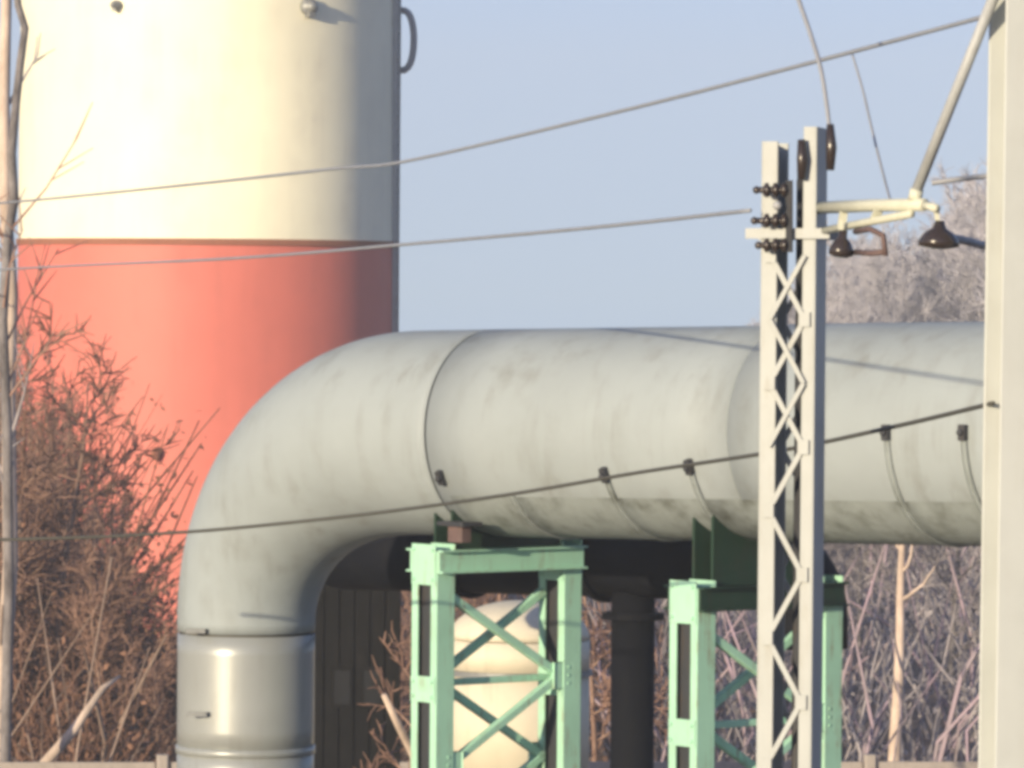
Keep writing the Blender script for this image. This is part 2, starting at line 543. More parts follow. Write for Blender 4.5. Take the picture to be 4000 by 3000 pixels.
def build_main_pipe():
    p = P1
    foot, _ = p.at(-p.arc - p.leg_len)
    t = thing('insulated_pipe', foot, 'big grey metal clad pipe bending down at left, nearest of the two', 'pipe')
    p.sheet(-p.arc - p.leg_len, p.end, -0.03, -0.03, 40, steps=60).build('inner_lining', 'dark_core', t)
    g = 0.007
    joints = [0.80, 3.7, 6.4, 9.0, p.end]
    s_prev = joints[0]
    for k in range(1, len(joints)):
        p.sheet(s_prev + g, joints[k] - g, 0.010, 0.0).build('cladding_sheet', 'dull_galv', t)
        s_prev = joints[k]
    # elbow: bent sheets, then the leg
    el = [0.80 - 0.012, -p.arc - 0.05]
    for k in range(len(el) - 1):
        o = p.sheet(el[k] - (0 if k == 0 else 0.004), el[k + 1] + 0.004, 0.010 - 0.002 * k, 0.009 - 0.002 * k, lip=0.004).build('elbow_sheet', 'dull_galv', t)
    lg = [-p.arc - 0.06, -p.arc - 0.96, -p.arc - 2.0, -p.arc - p.leg_len]
    for k in range(3):
        p.sheet(lg[k] - 0.006, lg[k + 1] + 0.006, 0.006, 0.006, steps=6).build('leg_sheet', 'bright_galv', t)
    # flange collar low on the leg
    sc = -p.arc - 0.97
    p.sheet(sc + 0.03, sc - 0.03, 0.016, 0.016, steps=2, lip=0.03).build('collar', 'bright_galv', t)
    # strap bands, lugs with bolts
    for px, py in ((2000, 1925), (2370, 1850), (2700, 1815), (3470, 1695), (3770, 1690)):
        s, a, q = ray_pipe(p, px, py)
        p.sheet(s - 0.022, s + 0.022, 0.024, 0.024, 20, a, -120, steps=1).build('strap_band', 'dirty_galv', t)
    for px, py in ((1730, 1860), (2370, 1850), (2700, 1820), (3470, 1690), (3770, 1690)):
        s, a, q = ray_pipe(p, px, py)
        rad = (-p.n * math.cos(R(a)) + p.up * math.sin(R(a)))
        tan = p.u.cross(rad).normalized()
        b = MB()
        b.box(q + rad * 0.022, p.u, tan, rad, 0.055, 0.11, 0.05, 0.008)
        b.lathe(q + rad * 0.04, rad, [(0, 0.022), (0.03, 0.022), (0.034, 0.012)], 8)
        b.build('clamp_lug', 'dark_steel', t)
    for px, py in ((1185, 1850),):
        q = W(px, py, 39.28)
        b = MB()
        b.box(q, RIGHT, UP, FWD, 0.05, 0.12, 0.06, 0.01)
        b.build('clamp_lug', 'grey_tube', t)
    # clips on the leg's left edge and under the inside of the bend
    for px, py, dep in ((770, 2790, 39.52), (765, 2465, 39.52)):
        MB().box(W(px, py, dep), RIGHT, FWD, UP, 0.16, 0.05, 0.035, 0.008).build('leg_clip', 'grey_tube', t)
    # longitudinal lap along the lower flank
    # older, dirtier lower jacket, lapped over the upper sheets
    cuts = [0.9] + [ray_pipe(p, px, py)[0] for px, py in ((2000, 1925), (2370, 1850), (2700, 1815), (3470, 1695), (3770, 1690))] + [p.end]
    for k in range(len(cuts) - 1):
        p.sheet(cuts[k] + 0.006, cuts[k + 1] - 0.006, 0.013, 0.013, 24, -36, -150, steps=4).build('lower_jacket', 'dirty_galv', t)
    # gusset under the bend
    c, w = p.at(-0.9)
    return t


build_main_pipe()

def build_dark_pipe():
    q0 = W(1330, 2150, 43.0)
    q0 = q0 - u1 * 0.0
    r = 0.325
    def px_of(p):
        v = p - CAM
        return 2000 + F_PX * v.dot(RIGHT) / v.dot(FWD)
    tt = 0.0
    while px_of(q0 + u1 * tt) < 3165:
        tt += 0.02
    tl = 0.0
    while px_of(q0 + u1 * tl) < 2470:
        tl += 0.02
    foot = q0 + u1 * tl
    t = thing('dark_pipe', Vector((foot.x, foot.y, 0)), 'black coated smaller pipe in the shadow under the big grey pipe', 'pipe')
    segs = [0.0, 1.5, 3.0, 4.5, tt - 0.5]
    for k in range(len(segs) - 1):
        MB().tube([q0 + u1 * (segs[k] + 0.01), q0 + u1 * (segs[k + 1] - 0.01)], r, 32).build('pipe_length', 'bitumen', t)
    for sjoint in segs[1:-1]:
        MB().lathe(q0 + u1 * (sjoint - 0.03), u1, [(0, r), (0, r + 0.045), (0.06, r + 0.045), (0.06, r)], 32, False).build('flange', 'bitumen', t)
    # domed end at the left
    MB().lathe(q0 + u1 * 0.012, -u1, [(0, r), (0.08, r * 0.94), (0.16, r * 0.72), (0.2, r * 0.4), (0.21, 0.02)], 32).build('end_dome', 'bitumen', t)
    # right end turns down and stops short
    a = q0 + u1 * (tt - 0.49)
    pts = []
    for k in range(9):
        g = R(90 * k / 8)
        pts.append(a + u1 * (0.45 * math.sin(g)) - Z * (0.45 * (1 - math.cos(g))))
    pts.append(pts[-1] - Z * 0.22)
    MB().tube(pts, [r] * 8 + [r, r], 32).build('end_bend', 'bitumen', t)
    # branch going down to the ground
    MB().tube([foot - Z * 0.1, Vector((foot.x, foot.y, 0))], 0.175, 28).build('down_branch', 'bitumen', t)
    MB().lathe(foot - Z * (r + 0.12), -Z, [(0, 0.18), (0, 0.25), (0.05, 0.25), (0.05, 0.18)], 24, False).build('flange', 'bitumen', t)


build_dark_pipe()


def build_vessel():
    c = W(2030, 2345, 46.0)
    r = 0.635
    t = thing('cream_vessel', Vector((c.x, c.y, 0)), 'cream round topped steel vessel standing inside the left green trestle', 'vessel')
    top = c.z
    sh = top - 0.34
    dome = [(0, r)] + [(0.34 * math.sin(R(a)), r * math.cos(R(a))) for a in range(10, 90, 10)] + [(0.34, 0.02)]
    MB().lathe(Vector((c.x, c.y, sh)), Z, dome, 48).build('domed_top', 'cream_galv', t)
    zj = W(2000, 2640, 46.0 - r).z
    rows = [sh - 0.004, zj + 0.012, zj - 1.0, 0.0]
    for k in range(3):
        MB().lathe(Vector((c.x, c.y, rows[k + 1] + 0.006)), Z, [(0, r - 0.02), (0, r), (rows[k] - rows[k + 1] - 0.012, r), (rows[k] - rows[k + 1] - 0.012, r - 0.02)], 48).build('shell_ring', 'cream_galv', t)
    MB().lathe(Vector((c.x, c.y, zj - 0.035)), Z, [(0, r - 0.01), (0, r + 0.025), (0.05, r + 0.025), (0.05, r - 0.01)], 48, False).build('girth_band', 'grey_tube', t)


build_vessel()


# ------------------------------------------------------------------ green trestles
def build_trestle(px_mid, top_y_px, label, rusty, drop):
    """Portal frame across the main pipe; columns of two flat chords with batten plates."""
    s, a, q = ray_pipe(P1, px_mid, 1700)
    c0 = P1.A + P1.u * (P1.rb + s)
    rot = Matrix.Rotation(R(-8), 3, 'Z')              # the portal stands slightly askew to the pipe
    n = rot @ P1.n
    u = rot @ Vector((P1.u.x, P1.u.y, 0)).normalized()
    half = 0.61
    ztop = c0.z - RP - drop
    t = thing('pipe_trestle', Vector((c0.x, c0.y, 0)), label, 'trestle', 'green trestles under the big pipe')
    cw, cd = 0.30, 0.17            # width along the pipe, depth along the portal
    for s_ in (-1, 1):
        cc = Vector((c0.x, c0.y, 0)) + n * (half * s_)
        # two channel chords
        for k in (-1, 1):
            ch = MB()
            m = cc + u * (k * (cw / 2 - 0.012)) + Z * (ztop / 2)
            ch.box(m, u, n, Z, 0.024, cd, ztop, 0.004)                      # web
            for e in (-1, 1):
                ch.box(m - u * (k * 0.037) + n * (e * (cd / 2 - 0.008)), u, n, Z, 0.05, 0.016, ztop, 0.003)   # flanges
            ch.build('column_chord', 'mint', t)
        MB().box(cc + Z * (ztop / 2) + n * 0.01, u, n, Z, cw - 0.06, cd - 0.08, ztop - 0.1).build('slot_shade_fill', 'dark_steel', t)  # dark fill added so the open slots read as deep shade
        z = ztop - 0.10
        first = True
        while z > 0.2:
            hgt = 0.30 if first else 0.19
            for e in (-1, 1):
                bp = MB()
                bp.box(cc + n * (e * (cd / 2 + 0.006)) + Z * (z), u, n, Z, cw - 0.02, 0.012, hgt, 0.003)
                for bx in (-1, 1):
                    for bz in (-1, 1):
                        bp.lathe(cc + n * (e * (cd / 2 + 0.011)) + u * (bx * (cw / 2 - 0.04)) + Z * (z + bz * (hgt / 2 - 0.04)), n * e, [(0, 0.015), (0.014, 0.015), (0.016, 0.008)], 6, False)
                bp.build('batten_plate', 'mint', t)
            z -= 0.92 if first else 0.88
            first = False
        MB().box(cc + Z * 0.03, u, n, Z, 0.5, 0.4, 0.06, 0.01).build('base_plate', 'concrete', t)
    # cross beam: two channels
    for k in (-1, 1):
        b = MB()
        m = Vector((c0.x, c0.y, ztop - 0.075)) + u * (k * (cw / 2 + 0.014))
        b.box(m, n, u, Z, 2 * half + cd, 0.022, 0.17, 0.004)
        b.box(m + u * (k * 0.03) + Z * 0.078, n, u, Z, 2 * half + cd, 0.05, 0.014)
        b.box(m + u * (k * 0.03) - Z * 0.078, n, u, Z, 2 * half + cd, 0.05, 0.014)
        b.build('cross_beam', 'mint' if rusty else 'dark_green', t)  # second trestle's beam coloured dark in place of the shade on it
    # lacing in two planes
    for k in (-1, 1):
        side = -k
        z = ztop - 0.34
        while z > 0.7:
            z2 = z - 0.62
            p1 = Vector((c0.x, c0.y, z)) + n * (side * (half - cd / 2)) + u * (k * 0.10)
            p2 = Vector((c0.x, c0.y, z2)) + n * (-side * (half - cd / 2)) + u * (k * 0.10)
            MB().bar(p1, p2, u, 0.06, 0.06, 0.006).build('brace', 'dark_green' if False else 'mint', t)
            gp = MB().box(p2 + u * (k * 0.036), n, u, Z, 0.18, 0.010, 0.20, 0.02)
            for bz in (-0.06, 0, 0.06):
                gp.lathe(p2 + u * (k * 0.04) + Z * bz + n * (-side * 0.05), u * k, [(0, 0.014), (0.014, 0.014), (0.016, 0.007)], 6, False)
            gp.build('gusset_plate', 'mint', t)
            side, z = -side, z2
    p1 = Vector((c0.x, c0.y, ztop - 0.98)) + n * (-(half - cd / 2))
    p2 = Vector((c0.x, c0.y, ztop - 0.98)) + n * (half - cd / 2)
    MB().bar(p1, p2, u, 0.05, 0.05, 0.006).build('tie_bar', 'mint', t)
    # saddle carrying the pipe; on the second trestle its dark height stands for shade
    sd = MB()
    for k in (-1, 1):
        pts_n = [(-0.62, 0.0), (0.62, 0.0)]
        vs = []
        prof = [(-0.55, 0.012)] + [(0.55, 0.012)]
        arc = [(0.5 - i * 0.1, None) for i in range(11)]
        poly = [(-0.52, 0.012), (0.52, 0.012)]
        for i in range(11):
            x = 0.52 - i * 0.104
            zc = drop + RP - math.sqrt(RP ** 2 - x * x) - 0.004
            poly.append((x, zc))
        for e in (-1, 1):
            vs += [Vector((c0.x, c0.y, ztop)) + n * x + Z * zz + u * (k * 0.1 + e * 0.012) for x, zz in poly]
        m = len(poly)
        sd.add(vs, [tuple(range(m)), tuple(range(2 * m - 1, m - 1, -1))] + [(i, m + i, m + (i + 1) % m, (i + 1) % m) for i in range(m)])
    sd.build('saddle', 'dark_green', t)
    if rusty:
        q = W(1795, 2075, 37.55)
        b = MB()
        b.box(q + Vector((0, 0, -0.02)), u, n, Z, 0.16, 0.12, 0.12, 0.02)
        b.build('rusty_bracket', 'clamp_brown', t)
        b = MB()
        b.box(q + Z * 0.055, u, n, Z, 0.30, 0.2, 0.03, 0.008)
        b.build('bracket_cap', 'dark_steel', t)
    return t


build_trestle(1672, 2130, 'mint green steel trestle left of the mast, framing the cream pipe leg', True, 0.10)
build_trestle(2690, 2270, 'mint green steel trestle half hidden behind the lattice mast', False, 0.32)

# ------------------------------------------------------------------ lattice mast with cantilever arm
def build_mast():
    d = 25.0
    top = W(3105, 500, d)
    bot = W(3082, 3000, d)
    dirn = (top - bot).normalized()
    foot = bot - dirn * (bot.z / dirn.z)
    L = (top - foot).length
    t = thing('lattice_mast', foot, 'pale cream lattice mast with zigzag lacing and insulators on top', 'mast')
    yaw = R(-17)
    ax = Vector((math.cos(yaw), math.sin(yaw), 0))
    ax = (ax - dirn * ax.dot(dirn)).normalized()
    ay = dirn.cross(ax)
    w, dep = 0.262, 0.22
    for k in (-1, 1):
        b = MB()
        Lk = L if k > 0 else L - 0.07
        mid = foot + dirn * (Lk / 2)
        cw = 0.075 if k < 0 else 0.06
        b.box(mid + ax * (k * (w / 2)), ax, ay, dirn, 0.014, dep, Lk, 0.003)
        for e in (-1, 1):
            b.box(mid + ax * (k * (w / 2 - cw / 2)) + ay * (e * (dep / 2 - 0.006)), ax, ay, dirn, cw, 0.014, Lk, 0.003)
        b.build('chord', 'cream', t)
    for e in (-1, 1):
        side = 1 if e < 0 else -1
        z = (W(3090, 2985, d) - foot).length
        z0 = z - 0.31 * 34
        k = 0
        while z0 + 0.31 * k < L - 0.75:
            a = z0 + 0.31 * k
            if a > 0.05:
                s = 1 if (k % 2 == 0) else -1
                s *= side
                p1 = foot + dirn * a + ax * (-s * (w / 2 - 0.045)) + ay * (e * (dep / 2 + 0.006))
                p2 = foot + dirn * (a + 0.31) + ax * (s * (w / 2 - 0.045)) + ay * (e * (dep / 2 + 0.006))
                MB().bar(p1, p2, ax, 0.027, 0.009, 0.002).build('lacing_bar', 'cream', t)
                MB().box(p2 + ay * (e * 0.004), ax, dirn, ay, 0.055, 0.07, 0.012).build('gusset_plate', 'cream', t)
                if e < 0 and a > (W(3090, 1950, d) - foot).length:
                    p1 = foot + dirn * a + ax * (s * (w / 2 - 0.045)) + ay * (e * (dep / 2 + 0.018))
                    p2 = foot + dirn * (a + 0.31) + ax * (-s * (w / 2 - 0.045)) + ay * (e * (dep / 2 + 0.018))
                    MB().bar(p1, p2, ax, 0.024, 0.009, 0.002).build('lacing_bar', 'cream', t)
            k += 1
    def hat(py):
        return (foot + dirn * ((W(3095, py, d) - foot).dot(dirn)))
    # head: plates and cross arm
    MB().tube([foot + dirn * 0.2 + ay * 0.02 + ax * 0.03, foot + dirn * (L - 0.25) + ay * 0.02 + ax * 0.03], 0.024, 12).build('mast_shade_rod', 'dark_steel', t)  # dark rod added for the shaded inside of the mast
    for py, hh in ((915, 0.05),):
        for e in (-1, 1):
            MB().box(hat(py) + ay * (e * (dep / 2 + 0.018)), ax, ay, dirn, w + (0.16 if py > 800 else -0.05), 0.012, hh, 0.002).build('head_plate', 'cream', t)
    # insulators pointing left
    for py, ln in ((742, 0.15), (862, 0.16), (958, 0.14)):
        base = W(3090, py, d - 0.15)
        axis = -RIGHT
        b = MB()
        prof = [(0, 0.012), (0.02, 0.014)]
        for i in range(3):
            h = 0.02 + i * 0.042
            prof += [(h, 0.018), (h + 0.006, 0.036), (h + 0.022, 0.034), (h + 0.03, 0.017)]
        prof += [(ln, 0.014), (ln + 0.02, 0.02), (ln + 0.035, 0.01)]
        b.lathe(base, axis, prof, 14)
        b.build('insulator', 'porcelain', t)
    MB().bar(W(3083, 705, d - 0.15), W(3083, 985, d - 0.15), RIGHT, 0.035, 0.03, 0.006).build('insulator_plate', 'dark_steel', t)
    MB().lathe(W(3036, 803, d - 0.18), -FWD, [(0, 0.022), (0.02, 0.022), (0.035, 0.012)], 12).build('glint_stud', 'thin_wire', t)  # pale stud added for the bright glint between the insulators
    for px, y0, y1 in ((3130, 545, 700), (3243, 485, 665)):
        MB().tube([W(px, y1, d - 0.16), W(px + 4, (y0 + y1) / 2, d - 0.16), W(px, y0, d - 0.16)], [0.02, 0.028, 0.018], 10).build('insulator', 'porcelain', t)
    # cantilever arm to the right
    e1 = W(3610, 800, 23.6)
    s1 = W(3200, 812, 24.9)
    MB().tube([s1, lerp(s1, e1, 0.5) + UP * 0.004, e1], 0.030, 10).build('cantilever_tube', 'pale_arm', t)
    s2, e2 = W(3200, 905, 24.9), W(3560, 835, 23.7)
    MB().tube([s2, lerp(s2, e2, 0.5), e2], 0.019, 8).build('cantilever_tube', 'pale_arm', t)
    for f in (0.25, 0.6):
        MB().bar(lerp(s1, e1, f), lerp(s2, e2, f), RIGHT, 0.04, 0.02).build('arm_clip', 'pale_arm', t)
    # hanging bell insulators
    def bell(px, py, dd, r, lean, mat='porcelain'):
        c = W(px, py, dd)
        axis = (UP + RIGHT * lean).normalized()
        MB().lathe(c - axis * 0.05, axis, [(0, 0.03), (0.012, r), (0.04, r * 0.98), (0.075, r * 0.7), (0.095, r * 0.35), (0.13, 0.02)], 18).build('bell_insulator', mat, t)
    bell(3288, 965, 24.4, 0.06, 0.1)
    bell(3668, 930, 23.5, 0.095, 0.05)
    # hangers and clamps below the arm
    MB().tube([W(3340, 905, 24.4), W(3400, 895, 24.2), W(3450, 920, 24.1), W(3460, 1000, 24.1)], 0.014, 8).build('clamp_arm', 'clamp_brown', t)
    MB().tube([W(3340, 985, 24.4), W(3400, 990, 24.2), W(3450, 985, 24.1)], 0.014, 8).build('clamp_arm', 'clamp_brown', t)
    MB().bar(W(3655, 810, 23.55), W(3665, 885, 23.55), RIGHT, 0.02, 0.02).build('hanger', 'pale_arm', t)
    MB().bar(W(3285, 860, 24.45), W(3285, 905, 24.45), RIGHT, 0.02, 0.02).build('hanger', 'pale_arm', t)
    MB().tube([e1, W(3660, 815, 23.5)], 0.02, 8).build('arm_end', 'pale_arm', t)
    return t


build_mast()


# ------------------------------------------------------------------ cream post at the right edge
def build_post():
    d = 23.3
    top = W(4022, 0, d)
    bot = W(3978, 3000, d)
    dirn = (top - bot).normalized()
    foot = bot - dirn * (bot.z / dirn.z)
    L = (top - foot).length + 1.6
    t = thing('steel_post', foot, 'cream painted steel post cut by the right edge of the picture', 'post')
    yaw = R(10)
    ax = Vector((math.cos(yaw), math.sin(yaw), 0))
    ax = (ax - dirn * ax.dot(dirn)).normalized()
    ay = dirn.cross(ax)
    mid = foot + dirn * (L / 2)
    for e in (-1, 1):
        MB().box(mid + ay * (e * 0.14), ax, ay, dirn, 0.30, 0.018, L, 0.005).build('flange', 'post_cream', t)
    MB().box(mid, ax, ay, dirn, 0.014, 0.262, L).build('web', 'post_cream', t)
    MB().box(foot + dirn * 0.02, ax, ay, dirn, 0.5, 0.5, 0.05, 0.01).build('base_plate', 'post_cream', t)
    MB().box(mid + dirn * (L / 2 + 0.01), ax, ay, dirn, 0.34, 0.34, 0.02, 0.005).build('cap_plate', 'post_cream', t)
    # tie rod down to the mast's cantilever arm
    a, b = W(3915, -95, 23.25), W(3572, 765, 23.7)
    MB().tube([a, b], 0.026, 12).build('tie_rod', 'strut_grey', t)
    MB().box(a, ax, ay, dirn, 0.12, 0.10, 0.16, 0.01).build('tie_bracket', 'post_cream', t)
    MB().tube([lerp(b, a, 0.0) - UP * 0.02, lerp(b, a, 0.03)], 0.032, 12).build('rod_socket', 'pale_arm', t)


build_post()


# ------------------------------------------------------------------ wires
def wire(pts, r, mat, label, name='overhead_wire'):
    P = []
    for i in range(len(pts) - 1):                       # Catmull-Rom through the points
        p0, p1, p2, p3 = pts[max(i - 1, 0)], pts[i], pts[i + 1], pts[min(i + 2, len(pts) - 1)]
        for k in range(10):
            t = k / 10
            P.append(0.5 * ((2 * p1) + (p2 - p0) * t + (2 * p0 - 5 * p1 + 4 * p2 - p3) * t * t + (3 * p1 - p0 - 3 * p2 + p3) * t ** 3))
    P.append(pts[-1])
    o = MB().tube(P, r, 6).build(name, mat)
    return tag(o, label, 'wire')


def plan_depth(px, a, b):
    """Depth at which the sight line of column px meets the plan line through (px, depth) a and b."""
    ta, tb, t = (a[0] - 2000) / F_PX, (b[0] - 2000) / F_PX, (px - 2000) / F_PX
    xa, xb = ta * a[1], tb * b[1]
    f = (t * a[1] - xa) / ((xb - xa) - t * (b[1] - a[1]))
    return a[1] + f * (b[1] - a[1])


def span(pts, a, b):
    return [W(px, py, plan_depth(px, a, b)) for px, py in pts]


wire(span([(-500, 835), (100, 785), (800, 715), (1300, 660), (1600, 627), (2400, 440), (3100, 262), (3780, 82), (4050, 8)], (-500, 62), (4050, 24.2)), 0.0115, 'wire',
     'topmost dark wire crossing the white chimney and rising to the right')
wire(span([(-500, 1085), (150, 1045), (900, 1010), (1600, 953), (2300, 890), (2930, 822)], (-500, 64), (2930, 24.85)), 0.0105, 'wire',
     'dark wire running left from the mast insulators across the red band')
cab = wire([W(-500, 2120, 36), W(300, 2100, 35), W(700, 2080, 34), W(1050, 2050, 33.5), W(1500, 2000, 33), W(2000, 1930, 31.5), W(2500, 1845, 30), W(3050, 1760, 27.5), W(3500, 1665, 25.5), W(3880, 1575, 23.3)], 0.011, 'cable',
           'slack cable sagging in front of the grey pipe towards the right post', 'slack_cable')
wire([W(3085, -120, 26), W(3120, 0, 25.8), W(3165, 130, 25.5), W(3205, 265, 25.2), W(3228, 400, 25), W(3240, 500, 24.85)], 0.012, 'thin_wire',
     'pale thin wire dropping from above onto the mast head')
wire([W(3330, 215, 26.3), W(3370, 350, 25.9), W(3405, 500, 25.4), W(3450, 680, 24.8), W(3480, 790, 24.05)], 0.007, 'thin_wire',
     'faint thin dropper between the top wire and the cantilever arm')
wire([W(3640, 715, 24.5), W(3740, 700, 24.5), W(3850, 688, 24.6), W(4100, 660, 24.6)], 0.013, 'thin_wire',
     'short grey wire right of the tie rod, running behind the post')
wire([W(3700, 925, 23.5), W(3790, 945, 23.8), W(3860, 962, 24.1), W(4100, 1000, 24.6)], 0.02, 'wire',
     'short dark wire leaving the large bell insulator behind the post')

# ------------------------------------------------------------------ low concrete fence behind the pipe
def build_fence():
    d = 58.0
    a, b = W(-900, 2962, d), W(4700, 2985, d)
    b = Vector((b.x, a.y + 1.5, a.z))
    t = thing('concrete_fence', Vector((a.x, a.y, 0)), 'low concrete panel fence along the bottom edge behind the pipe', 'fence')
    ax = Vector((b.x - a.x, b.y - a.y, 0))
    L = ax.length
    ax.normalize()
    ay = Vector((-ax.y, ax.x, 0))
    n = 8
    pw = L / n
    rng = random.Random(5)
    off = (W(1345, 2970, d) - a).dot(ax) % pw
    for k in range(-1, n + 1):
        x0 = off + k * pw
        MB().box(a + ax * x0 + Z * (-a.z / 2 + 0.02), ax, ay, Z, 0.14, 0.16, a.z + 0.04, 0.02).build('fence_post', 'concrete', t)
        rows = 5
        hh = (a.z - 0.06) / rows
        for r_ in range(rows):
            zc = 0.02 + hh * (r_ + 0.5)
            MB().box(Vector((a.x, a.y, zc)) + ax * (x0 + pw / 2) + ay * (rng.uniform(-.006, .006)), ax, ay, Z, pw - 0.16, 0.06, hh - 0.012, 0.01).build('panel', 'concrete', t)


build_fence()


def build_shed():
    d = 52.0
    bl, br = W(1080, 2960, d), W(1560, 2960, d)
    top = W(1400, 2110, d).z
    c = Vector(((bl.x + br.x) / 2, d + 1.3, 0))
    w = br.x - bl.x
    X, Y = Vector((1, 0, 0)), Vector((0, 1, 0))
    t = thing('dark_shed', c, 'small black tarred board shed in the gap behind the pipe leg', 'shed')
    MB().box(c + Z * (top / 2 - 0.1) + Y * 0.05, X, Y, Z, w - 0.1, 2.3, top - 0.2).build('inner_wall', 'tarred', t)
    n = 8
    rg = random.Random(9)
    for k in range(n):
        MB().box(c + X * (-w / 2 + w * (k + 0.5) / n) + Z * (top / 2 - 0.1) - Y * (1.12 + rg.uniform(0, 0.012)), X, Y, Z, w / n - 0.012, 0.03, top - 0.2, 0.004).build('board', 'tarred', t)
    for px, py in ((1335, 2690), (1452, 2690)):
        q = W(px, py, d)
        q = Vector((q.x, c.y - 1.155, q.z))
        fr = MB().box(q, X, Y, Z, 0.22, 0.03, 0.42, 0.004).build('window_frame', 'tarred', t)
        MB().box(q - Y * 0.018, X, Y, Z, 0.16, 0.01, 0.34).build('pane', 'dull_pane', fr)
    MB().box(c + Z * (top - 0.02), X, Y, Z, w + 0.3, 2.8, 0.10, 0.02).build('roof', 'tarred', t)


build_shed()

# ------------------------------------------------------------------ bare trees
def grow_tree(seed, H, r0, limbs=13, sub=7, twigs=5, spread=1.0, lean=0.0, twig_r=0.011, wob=0.05, first=0.25):
    rng = random.Random(seed)
    tr, cr = MB(), MB()

    def path(p, d, L, seg, wob_, up=0.0):
        pts = [p.copy()]
        d = d.normalized()
        for _ in range(seg):
            d = (d + Vector((rng.gauss(0, wob_), rng.gauss(0, wob_), rng.gauss(0, wob_) + up))).normalized()
            pts.append(pts[-1] + d * (L / seg))
        return pts

    def at(pts, f):
        x = f * (len(pts) - 1)
        i = min(int(x), len(pts) - 2)
        return lerp(pts[i], pts[i + 1], x - i), (pts[i + 1] - pts[i]).normalized()

    def side(d, ang):
        a = d.cross(Vector((rng.gauss(0, 1), rng.gauss(0, 1), rng.gauss(0, 1))))
        a = a.normalized() if a.length > 1e-6 else Vector((1, 0, 0))
        return d * math.cos(ang) + a * math.sin(ang)

    main = path(Vector((0, 0, -0.3)), Vector((lean, rng.gauss(0, 0.03), 1)), H, 14, wob, 0.02)
    tr.tube(main, [max(0.012, r0 * (1 - 0.88 * (i / 14)) * (1.35 if i == 0 else 1)) for i in range(15)], 8)
    for i in range(limbs):
        f = first + (0.97 - first) * ((i + rng.random() * 0.7) / limbs)
        p, d = at(main, f)
        rr = max(0.014, r0 * (1 - 0.88 * f) * 0.55)
        L = H * (0.42 - 0.26 * f) * rng.uniform(0.7, 1.25) * spread
        lp = path(p, side(d, R(rng.uniform(28, 62))), L, 6, 0.12, 0.06)
        tr.tube(lp, [rr * (1 - 0.8 * k / 6) for k in range(7)], 5, cap=False)
        for j in range(sub):
            q, dq = at(lp, rng.uniform(0.2, 1.0))
            L2 = L * rng.uniform(0.3, 0.6)
            bp = path(q, side(dq, R(rng.uniform(20, 55))), L2, 4, 0.16, 0.05)
            cr.tube(bp, [max(twig_r, rr * 0.38) * (1 - 0.6 * k / 4) for k in range(5)], 4, cap=False)
            for _ in range(twigs):
                w, dw = at(bp, rng.uniform(0.15, 1.0))
                tp = path(w, side(dw, R(rng.uniform(15, 60))), L2 * rng.uniform(0.35, 0.8), 2, 0.2, 0.05)
                cr.tube(tp, [twig_r, twig_r * 0.8, twig_r * 0.45], 3, cap=False)
    return tr, cr


PROTO = {}


def proto(key, bark, twig, **kw):
    tr, cr = grow_tree(**kw)
    PROTO[key] = (tr.mesh('trunk', bark), cr.mesh('crown', twig))


for k in range(4):
    proto(('left', k), 'bark_brown', 'twig_brown', seed=11 + k, H=7.0, r0=0.085, limbs=15, sub=8, twigs=6, twig_r=0.014, spread=0.75, first=0.08, wob=0.06)
for k in range(4):
    proto(('grey', k), 'bark_grey', 'twig_grey', seed=31 + k, H=10.0, r0=0.12, limbs=14, sub=8, twigs=6, twig_r=0.017, spread=0.8, first=0.15, wob=0.045)
for k in range(4):
    proto(('hill', k), 'twig_hill_haze', 'twig_hill_haze', seed=51 + k, H=12.0, r0=0.15, limbs=16, sub=9, twigs=7, twig_r=0.026, spread=0.95, first=0.22, wob=0.04)
proto('slim', 'bark_pale', 'twig_grey', seed=83, H=11.0, r0=0.20, limbs=9, sub=6, twigs=4, twig_r=0.013, spread=0.5, first=0.55, wob=0.02)
proto('lean', 'bark_brown', 'twig_brown', seed=85, H=6.5, r0=0.07, limbs=9, sub=5, twigs=4, twig_r=0.011, spread=0.5, first=0.35, wob=0.04, lean=0.12)


def plant_tree(key, x, y, scale, rot, label, group=None, name='bare_tree', sz=1.0):
    tm, cm = PROTO[key]
    t = thing(name, Vector((x, y, ground_z(x, y))), label, 'tree', group)
    t.rotation_euler = (0, 0, rot)
    t.scale = (scale, scale, scale * sz)
    for nm, me in (('trunk', tm), ('crown', cm)):
        o = bpy.data.objects.new(nm, me)
        C.objects.link(o)
        o.parent = t
    return t


def ground_at(px, d):
    p = W(px, 1500, d)
    return p.x, p.y


rng = random.Random(3)
